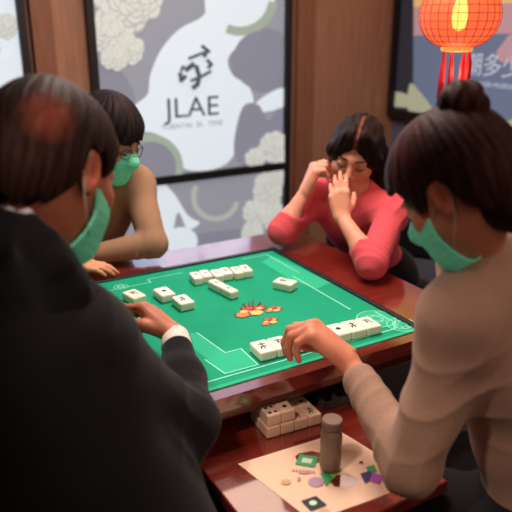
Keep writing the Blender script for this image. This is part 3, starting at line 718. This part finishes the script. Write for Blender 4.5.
# bottle
bc=onz(330,469,ZS); B=empty('bottle',(bc[0],bc[1],ZS+.004),'small smoky brown bottle with a flat cap standing on the printed paper','bottle')
bm=bmesh.new(); lathe(bm,[(.019,0),(.0225,.002),(.0235,.01),(.0235,.085),(.0222,.093),(.0195,.099),(.0185,.102),(.0185,.108)],(bc[0],bc[1],ZS+.004),28); bmobj('glass_body',bm,'bottle',B)
bm=bmesh.new(); lathe(bm,[(.0195,.104),(.0218,.106),(.0222,.110),(.0222,.122),(.021,.1245),(.0,.125)][:5],(bc[0],bc[1],ZS+.004),28)
for i in range(24):
    a=i*2*PI/24; tube(bm,[(bc[0]+.0222*math.cos(a),bc[1]+.0222*math.sin(a),ZS+.111),(bc[0]+.0222*math.cos(a),bc[1]+.0222*math.sin(a),ZS+.124)],.0006,4)
bmobj('cap',bm,'bottle_cap',B)
# clear plastic tray with compartments
tc=onz(332,396,ZS); K=empty('plastic_tray',(tc[0],tc[1],ZS),'small clear plastic compartment tray in the shadow below the table edge','tray')
bm=bmesh.new(); x,y=tc[0],tc[1]; box(bm,(x-.06,y-.05,ZS+.001),(x+.06,y+.06,ZS+.005)); 
for s in (-.06,-.02,.02,.057): box(bm,(x+s,y-.05,ZS+.005),(x+s+.003,y+.06,ZS+.026))
for s in (-.05,-.01,.03,.057): box(bm,(x-.06,y+s,ZS+.005),(x+.06,y+s+.003,ZS+.022))
bmobj('compartment_grid',bm,'clear',K)
# ------------------------------------------------------------------ room
YW=3.30; XR=2.88; XL=-2.2; ZC=2.7
def st(name,lo,hi,m): return tag(bx(name,lo,hi,m),kind='structure')
st('floor',(XL,-1.5,-.05),(XR+.1,YW+.1,0),'floor'); st('ceiling',(XL,-1.5,ZC),(XR+.1,YW+.1,ZC+.05),'ceil')
st('wall_back',(XL,YW,0),(XR+.1,YW+.1,ZC),'wall_wood'); st('wall_right',(XR,-1.5,0),(XR+.1,YW,ZC),'wall_grey'); st('wall_left',(XL-.1,-1.5,0),(XL,YW+.1,ZC),'wall_brown')
def wx(px,py=130): return ony(px,py,YW)[0]
st('trim_1',(wx(293),YW-.035,0),(wx(308),YW,ZC),'wall_wood2'); st('trim_2',(wx(372),YW-.03,0),(XR,YW,ZC),'wall_wood')
st('trim_3',(wx(31,40),YW-.05,0),(wx(52,40),YW,ZC),'wall_wood2')
st('baseboard_back',(XL,YW-.055,0),(XR,YW-.051,.08),'wall_wood2')
# printed light panels in the back wall
def wpt(px,py,y=YW): p=ony(px,py,y); return (p[0],p[2])
def panel(name,xa,xb,mullion,z0,z1,label):
    P=empty(name,((xa+xb)/2,YW,0),label,'window'); bm=bmesh.new(); f=.035
    box(bm,(xa-f,YW-.05,z0-f),(xa,YW,z1+f)); box(bm,(xb,YW-.05,z0-f),(xb+f,YW,z1+f))
    box(bm,(xa,YW-.05,z1),(xb,YW,z1+f)); box(bm,(xa,YW-.05,z0-f),(xb,YW,z0)); box(bm,(xa,YW-.05,mullion-.022),(xb,YW,mullion+.022))
    bmobj('frame',bm,'frame',P); return P
def clipx(pts,x0,x1,z0,z1):
    # Sutherland-Hodgman clip to the pane
    for ax,v,sg in ((0,x0,1),(0,x1,-1),(1,z0,1),(1,z1,-1)):
        out=[]
        for i in range(len(pts)):
            a,b=pts[i-1],pts[i]; ia=(a[ax]-v)*sg>=0; ib=(b[ax]-v)*sg>=0
            if ia!=ib:
                t=(v-a[ax])/(b[ax]-a[ax]); out.append((a[0]+(b[0]-a[0])*t,a[1]+(b[1]-a[1])*t))
            if ib: out.append(tuple(b))
        pts=out
        if not pts: return []
    return pts
MI=['e_bg','e_bg2','e_white','e_cream','e_cream2','e_green','e_ink','e_ink2']
class Pane:
    def __init__(s,x0,x1,z0,z1): s.b=(x0,x1,z0,z1); s.bm=bmesh.new(); s.n=0; box(s.bm,(x0,YW-.02,z0),(x1,YW-.002,z1))
    def add(s,pts,mi,w=False):
        q=[(p if w else wpt(*p)) for p in pts]; q=clipx(q,*s.b)
        if len(q)>2: s.n+=1; poly(s.bm,[(x,YW-.0202-.00005*s.n,z) for x,z in q],mi)
    def blob(s,pts,mi): s.add(smoothloop(pts),mi)
    def disc(s,cx,cy,r,mi,ry=None,n=28): s.add([(cx+r*math.cos(a),cy+(ry or r)*math.sin(a)) for a in np.linspace(0,2*PI,n,endpoint=False)],mi)
    def ring(s,cx,cy,r,w,mi,a0=0,a1=2*PI):
        for q in band([(cx+r*math.cos(a),cy+r*math.sin(a)) for a in np.linspace(a0,a1,40)],w): s.add(q,mi)
    def flower(s,cx,cy,r,seed=0):
        rr=random.Random(seed)
        for L,(n,k,pr2) in enumerate(((9,.95,.42),(8,.62,.36),(6,.32,.28))):
            for i in range(n):
                a=2*PI*i/n+rr.uniform(-.2,.2)+L*.3; x=cx+r*k*math.cos(a)*.75; y=cy+r*k*math.sin(a)*.75; q=r*pr2*rr.uniform(.85,1.15)
                s.disc(x,y,q*1.06,4,n=14); s.disc(x+q*.05*math.cos(a),y-q*.08,q*.92,3,n=14)
    def done(s,P):
        o=bmobj('printed_pane',s.bm,MI,P); return o
xa,xb=wx(95,60),wx(281,130); zm=ony(215,172.5,YW)[2]
W1=panel('light_panel',xa,xb,zm,.06,2.25,'large backlit glass panel printed with pale flowers, grey lettering and a mullion')
p=Pane(xa,xb,zm+.022,2.25)
p.disc(95,110,40,1,50); p.disc(262,60,34,1,32)
p.blob([(200,-60),(203,0),(201,16),(178,29),(160,49),(149,74),(146,94),(131,108),(133,128),(154,133),(172,144),(180,166),(203,170),(226,162),(238,140),(244,117),(252,104),(246,84),(232,76),(226,60),(236,46),(256,30),(262,0),(262,-60)],2)
p.disc(240,-8,34,2); p.ring(238,-2,33,9,5,.2,1.9); p.disc(258,60,27,1,29); p.blob([(281,88),(262,96),(250,108),(258,112),(281,106)],2)
p.blob([(240,108),(256,104),(266,120),(276,108),(284,120),(284,160),(246,166),(232,150)],1); 
p.flower(120,8,27,1); p.flower(104,34,18,2); p.flower(138,2,20,3); p.flower(127,50,14,4); p.flower(112,58,12,9)
p.disc(150,162,26,1); p.ring(148,166,29,7,5,-2.2,.6); p.disc(96,120,24,0)
p.flower(271,146,14,5); p.flower(252,157,9,6); p.flower(286,160,10,16)
# brush emblem
for pts,w in (([(199,46),(204,50),(201,56)],3.5),([(190,64),(186,67),(183,69)],5),([(186,58),(196,54),(206,51)],3),([(177,73),(178,80),(182,76)],4),([(188,80),(196,77),(207,71)],3),([(193,66),(196,76),(194,84),(190,87)],4.5),([(204,60),(208,64),(205,67)],3.5),([(180,66),(178,70)],3)):
    for q in band(pts,w): p.add(q,6)
p.done(W1)
q_=Pane(xa,xb,.06,zm-.022)
q_.blob([(150,180),(170,190),(186,214),(198,222),(186,228),(176,212),(166,250),(140,260)],2); q_.blob([(180,238),(240,228),(282,236),(282,262),(180,262)],1)
q_.ring(214,196,22,5,4,.3,3.6); q_.disc(180,240,16,2,14); q_.flower(266,192,14,7); q_.flower(254,212,12,8); q_.flower(272,216,13,10); q_.flower(250,232,10,11); q_.flower(262,182,9,12); q_.flower(274,176,9,15)
q_.blob([(120,250),(170,262),(230,256),(280,262),(290,330),(120,330)],0); q_.flower(200,290,24,13); q_.flower(250,300,20,14)
q_.done(W1)
def wall_text(txt,px,py,hpx,m,parent,name='lettering',rot=0,sy=1):
    s=4.0/FPX*hpx
    me=text_mesh(txt,s); o=link(name,me,m,parent); P=ony(px,py,YW-.022)
    o.matrix_world=Matrix.Translation(Vector([float(P[0]),YW-.0245,float(P[2])]))@Matrix.Rotation(PI/2,4,'X')
    return o
def put_text(txt,pos,size,m,parent,R,name='lettering'):
    me=text_mesh(txt,size); T_=Matrix.Translation(Vector([float(x) for x in pos]))@R
    me.transform(T_); return link(name,me,m,parent)
Rb=Matrix.Rotation(PI/2,4,'X')
c=ony(193,108,YW-.0245); put_text('JLAE',c,.148,'e_ink',W1,Rb@Matrix.Diagonal((1.12,1,1,1)))
c=ony(193,125,YW-.0245); put_text('YUENTAI  EL  TIME',c,.036,'e_ink2',W1,Rb@Matrix.Diagonal((1.2,1,1,1)))
xc,xd=wx(-150,40),wx(18,40)
W2=panel('light_panel',xc,xd,zm-.02,.06,2.25,'backlit glass panel at the left edge of the picture with a white print')
p=Pane(xc,xd,zm+.002,2.25); p.disc(2,30,34,2,60); p.disc(-30,80,30,1); p.flower(4,26,12,21); p.disc(10,80,20,2,26); p.flower(-30,40,26,22); p.done(W2)
p=Pane(xc,xd,.06,zm-.042); p.disc(-20,220,40,2); p.flower(-40,200,26,23); p.done(W2)
# screen on the right wall
zs0=.985
D=empty('wall_screen',(XR,2.4,.985),'large black framed wall screen showing a sunset landscape with pale writing','screen')
ya=YW-.045; yb=1.25; z1=2.05; f=.045
bm=bmesh.new(); X_=XR-.06
box(bm,(X_,yb,zs0),(XR,ya,zs0+f)); box(bm,(X_,yb,z1-f),(XR,ya,z1)); box(bm,(X_,yb,zs0+f),(XR,yb+f,z1-f)); box(bm,(X_,ya-f*.8,zs0+f),(XR,ya,z1-f))
bmobj('frame',bm,'frame',D)
bm=bmesh.new(); xs=XR-.03; box(bm,(xs,yb+f,zs0+f),(XR-.002,ya-f*.8,z1-f)); nn_=[0]
SB=(yb+f,ya-f*.8,zs0+f,z1-f)
def sp(pts,mi,raw=False):
    q=[]
    for a in pts:
        if raw: q.append(a)
        else: P_=onx(a[0],a[1],xs); q.append((P_[1],P_[2]))
    q=clipx(q,*SB)
    if len(q)>2: nn_[0]+=1; poly(bm,[(xs-.0002-.0001*nn_[0],y,z) for y,z in q],mi)
sp([(SB[0],1.52),(SB[1],1.46),(SB[1],z1),(SB[0],z1)],1,True); sp([(SB[0],1.64),(SB[1],1.62),(SB[1],z1),(SB[0],z1)],2,True)
sp([(SB[0],1.80),(SB[1],1.78),(SB[1],z1),(SB[0],z1)],5,True)
sp([(384,-40),(414,-40),(413,120),(384,120)],3); sp(smoothloop([(410,84),(420,92),(434,112),(420,114),(408,110)]),4); sp([(386,92),(400,92),(412,96),(412,108),(386,106)],4)
sp([(480,134),(496,126),(520,116),(560,110),(600,150),(470,140)],4); sp([(496,52),(510,34),(520,40),(540,30),(600,60),(600,70),(500,62)],1)
bmobj('display',bm,['s_blue','s_pink','s_top','s_dark','s_mount','s_yel'],D)
Rr=Matrix.Rotation(-PI/2,4,'Z')@Matrix.Rotation(PI/2,4,'X')
c=onx(492,67,xs-.002); put_text('潮多少',c,.125,'s_text',D,Rr); c=onx(490,85,xs-.002); put_text('YOUNGER MUSEUM',c,.034,'s_text',D,Rr@Matrix.Diagonal((1.1,1,1,1)))
# ------------------------------------------------------------------ lantern
lc=CAM+ray(460,15)*.00335; rx=.133; rz=.108
Ln_=empty('paper_lantern',lc,'round orange red paper lantern with dark ribs and red tassels hanging at the right','lantern')
bm=bmesh.new(); prof=[(rx*math.cos(t)**.8 if abs(t)<1.3 else rx*.36, rz*math.sin(t)) for t in np.linspace(-1.25,1.25,22)]
lathe(bm,prof,lc,40); bmobj('shell',bm,'l_shell',Ln_)
bm=bmesh.new()
for k in range(26):
    a=2*PI*k/26; tube(bm,[(lc[0]+(r+.001)*math.cos(a),lc[1]+(r+.001)*math.sin(a),lc[2]+z) for r,z in prof],.0010,4)
for r,z in prof[1:-1:2]: tube(bm,[(lc[0]+(r+.001)*math.cos(a),lc[1]+(r+.001)*math.sin(a),lc[2]+z) for a in np.linspace(0,2*PI,33)],.0010,4)
bmobj('ribs',bm,'l_rib',Ln_)
bm=bmesh.new(); lathe(bm,[(.006,-.05),(.020,-.040),(.026,-.01),(.024,.02),(.016,.05),(.006,.065)],lc,20); bmobj('bulb',bm,'l_core',Ln_)
bm=bmesh.new(); lathe(bm,[(.050,-rz*.95-.014),(.054,-rz*.95-.010),(.054,-rz*.95+.004),(.050,-rz*.95+.008)],lc,28); bmobj('end_ring',bm,'l_gold',Ln_); bm=bmesh.new(); lathe(bm,[(.044,rz*.95-.006),(.048,rz*.95),(.048,rz*.95+.012),(.044,rz*.95+.016)],lc,28); bmobj('end_ring',bm,'l_gold',Ln_)
for dx_,dl in ((-.040,.165),(-.016,.13),(.026,.15),(.044,.11)):
    bm=bmesh.new(); pxy=lc+CRT*dx_; zt_=lc[2]-rz*.95-.012
    for j in range(7):
        ox,oy=random.uniform(-.006,.006),random.uniform(-.006,.006); tube(bm,[(pxy[0]+ox*.3,pxy[1]+oy*.3,zt_),(pxy[0]+ox,pxy[1]+oy,zt_-dl*.4),(pxy[0]+ox*1.2,pxy[1]+oy*1.2,zt_-dl*random.uniform(.93,1))],[.003,.0065,.006],6)
    bmobj('tassel',bm,'tassel',Ln_)
bm=bmesh.new(); tube(bm,[(lc[0],lc[1],lc[2]+rz),(lc[0],lc[1],ZC)],.0025,6); bmobj('cord',bm,'black',Ln_)
# ------------------------------------------------------------------ chairs
def chair(loc, face, label, hb=.92, wd=.46, m='leather', zs=.43):
    F=nrm([face[0],face[1],0]); rz=math.atan2(F[1],F[0])-PI/2
    o=empty('chair',(loc[0],loc[1],0),label,'chair'); R_=Matrix.Translation(Vector((float(loc[0]),float(loc[1]),0)))@Matrix.Rotation(rz,4,'Z')
    def part(n,f,mm,bev=0):
        bm=bmesh.new(); f(bm); bmesh.ops.transform(bm,matrix=R_,verts=bm.verts[:]); return bmobj(n,bm,mm,o)
    part('seat',lambda bm: box(bm,(-wd/2,-.22,zs-.06),(wd/2,.22,zs),None,.02),m)
    part('backrest',lambda bm: box(bm,(-wd/2,-.28,zs+.10),(wd/2,-.235,hb),Matrix.Rotation(.06,4,'X'),.018),m)
    for x in (-1,1):
        part('leg',lambda bm: tube(bm,[(x*(wd/2-.03),.19,zs-.05),(x*(wd/2-.02),.21,0)],.013,10),'chair_metal')
        part('leg',lambda bm: tube(bm,[(x*(wd/2-.03),-.26,zs+.2),(x*(wd/2-.03),-.235,zs-.03),(x*(wd/2-.02),-.27,0)],.013,10),'chair_metal')
    return o
def sit(J,label,back=.02,**k):
    F=nrm([J[2],J[3],0]); chair((J[0]-F[0]*back,J[1]-F[1]*back),F,label,**k)
sit((.03,1.12,.85,.53),'dark upholstered chair under the man in the black suit',hb=.72)
sit((1.13,.70,-.28,.96),'dark upholstered chair under the woman in the beige jacket',hb=.70)
sit((.60,2.50,.2,-.98),'dark chair behind the person in the tan jumper',hb=.80)
sit((1.76,2.03,-.80,-.60),'high black leather chair behind the woman in pink',hb=.93,wd=.62,back=.03)
# ------------------------------------------------------------------ lights
def area(name,loc,tgt,size,en,col,sy=None):
    l=bpy.data.lights.new(name,'AREA'); l.energy=en; l.color=col; l.size=size
    if sy: l.shape='RECTANGLE'; l.size_y=sy
    o=bpy.data.objects.new(name,l); COL.objects.link(o); o.location=loc; d=Vector(tgt)-Vector(loc); o.rotation_euler=d.to_track_quat('-Z','Y').to_euler(); return o
area('table_lamp_light',(.95,1.75,2.45),(.9,1.6,.75),.7,36,(1,.89,.80))
area('room_light',(1.6,2.6,2.5),(1.2,2.2,.8),1.0,14,(1,.74,.58))
area('back_fill',(1.6,-.3,2.5),(1.0,1.0,.9),.8,10,(1,.74,.58))
sl_=bpy.data.lights.new('side_spot','SPOT'); sl_.energy=55; sl_.color=(1,.80,.68); sl_.spot_size=.62; sl_.spot_blend=.7; sl_.shadow_soft_size=.06
so_=bpy.data.objects.new('side_spot',sl_); COL.objects.link(so_); so_.location=(-.25,.62,2.2); so_.rotation_euler=(Vector((.76,1.06,.62))-Vector((-.25,.62,2.2))).to_track_quat('-Z','Y').to_euler()
area('front_fill',(.75,-.9,2.1),(.9,1.0,.7),.9,5,(1,.76,.62))
area('panel_light',(1.2,YW-.15,1.3),(1.0,1.5,1.0),1.1,7,(.62,.70,1),1.6)
pl=bpy.data.lights.new('lantern_light','POINT'); pl.energy=2.5; pl.color=(1,.5,.25); pl.shadow_soft_size=.05; po=bpy.data.objects.new('lantern_light',pl); COL.objects.link(po); po.location=Vector([float(x) for x in lc])+Vector((0,0,-.19))
w=bpy.data.worlds.new('world'); bpy.context.scene.world=w; w.use_nodes=True; w.node_tree.nodes['Background'].inputs[0].default_value=(.42,.27,.22,1); w.node_tree.nodes['Background'].inputs[1].default_value=.35
# ------------------------------------------------------------------ camera
cd=bpy.data.cameras.new('camera'); cam=bpy.data.objects.new('camera',cd); COL.objects.link(cam); cam.location=Vector(CAM)
Rm=Matrix([[CRT[i],CUP[i],-CF[i]] for i in range(3)]); cam.rotation_euler=Rm.to_euler()
cd.sensor_width=36; cd.lens=FPX/512*36; cd.clip_start=.05; cd.dof.use_dof=True; cd.dof.focus_distance=1.75; cd.dof.aperture_fstop=2.3
bpy.context.scene.camera=cam
bpy.context.scene.view_settings.view_transform='Standard'; bpy.context.scene.view_settings.look='None'; bpy.context.scene.view_settings.exposure=0
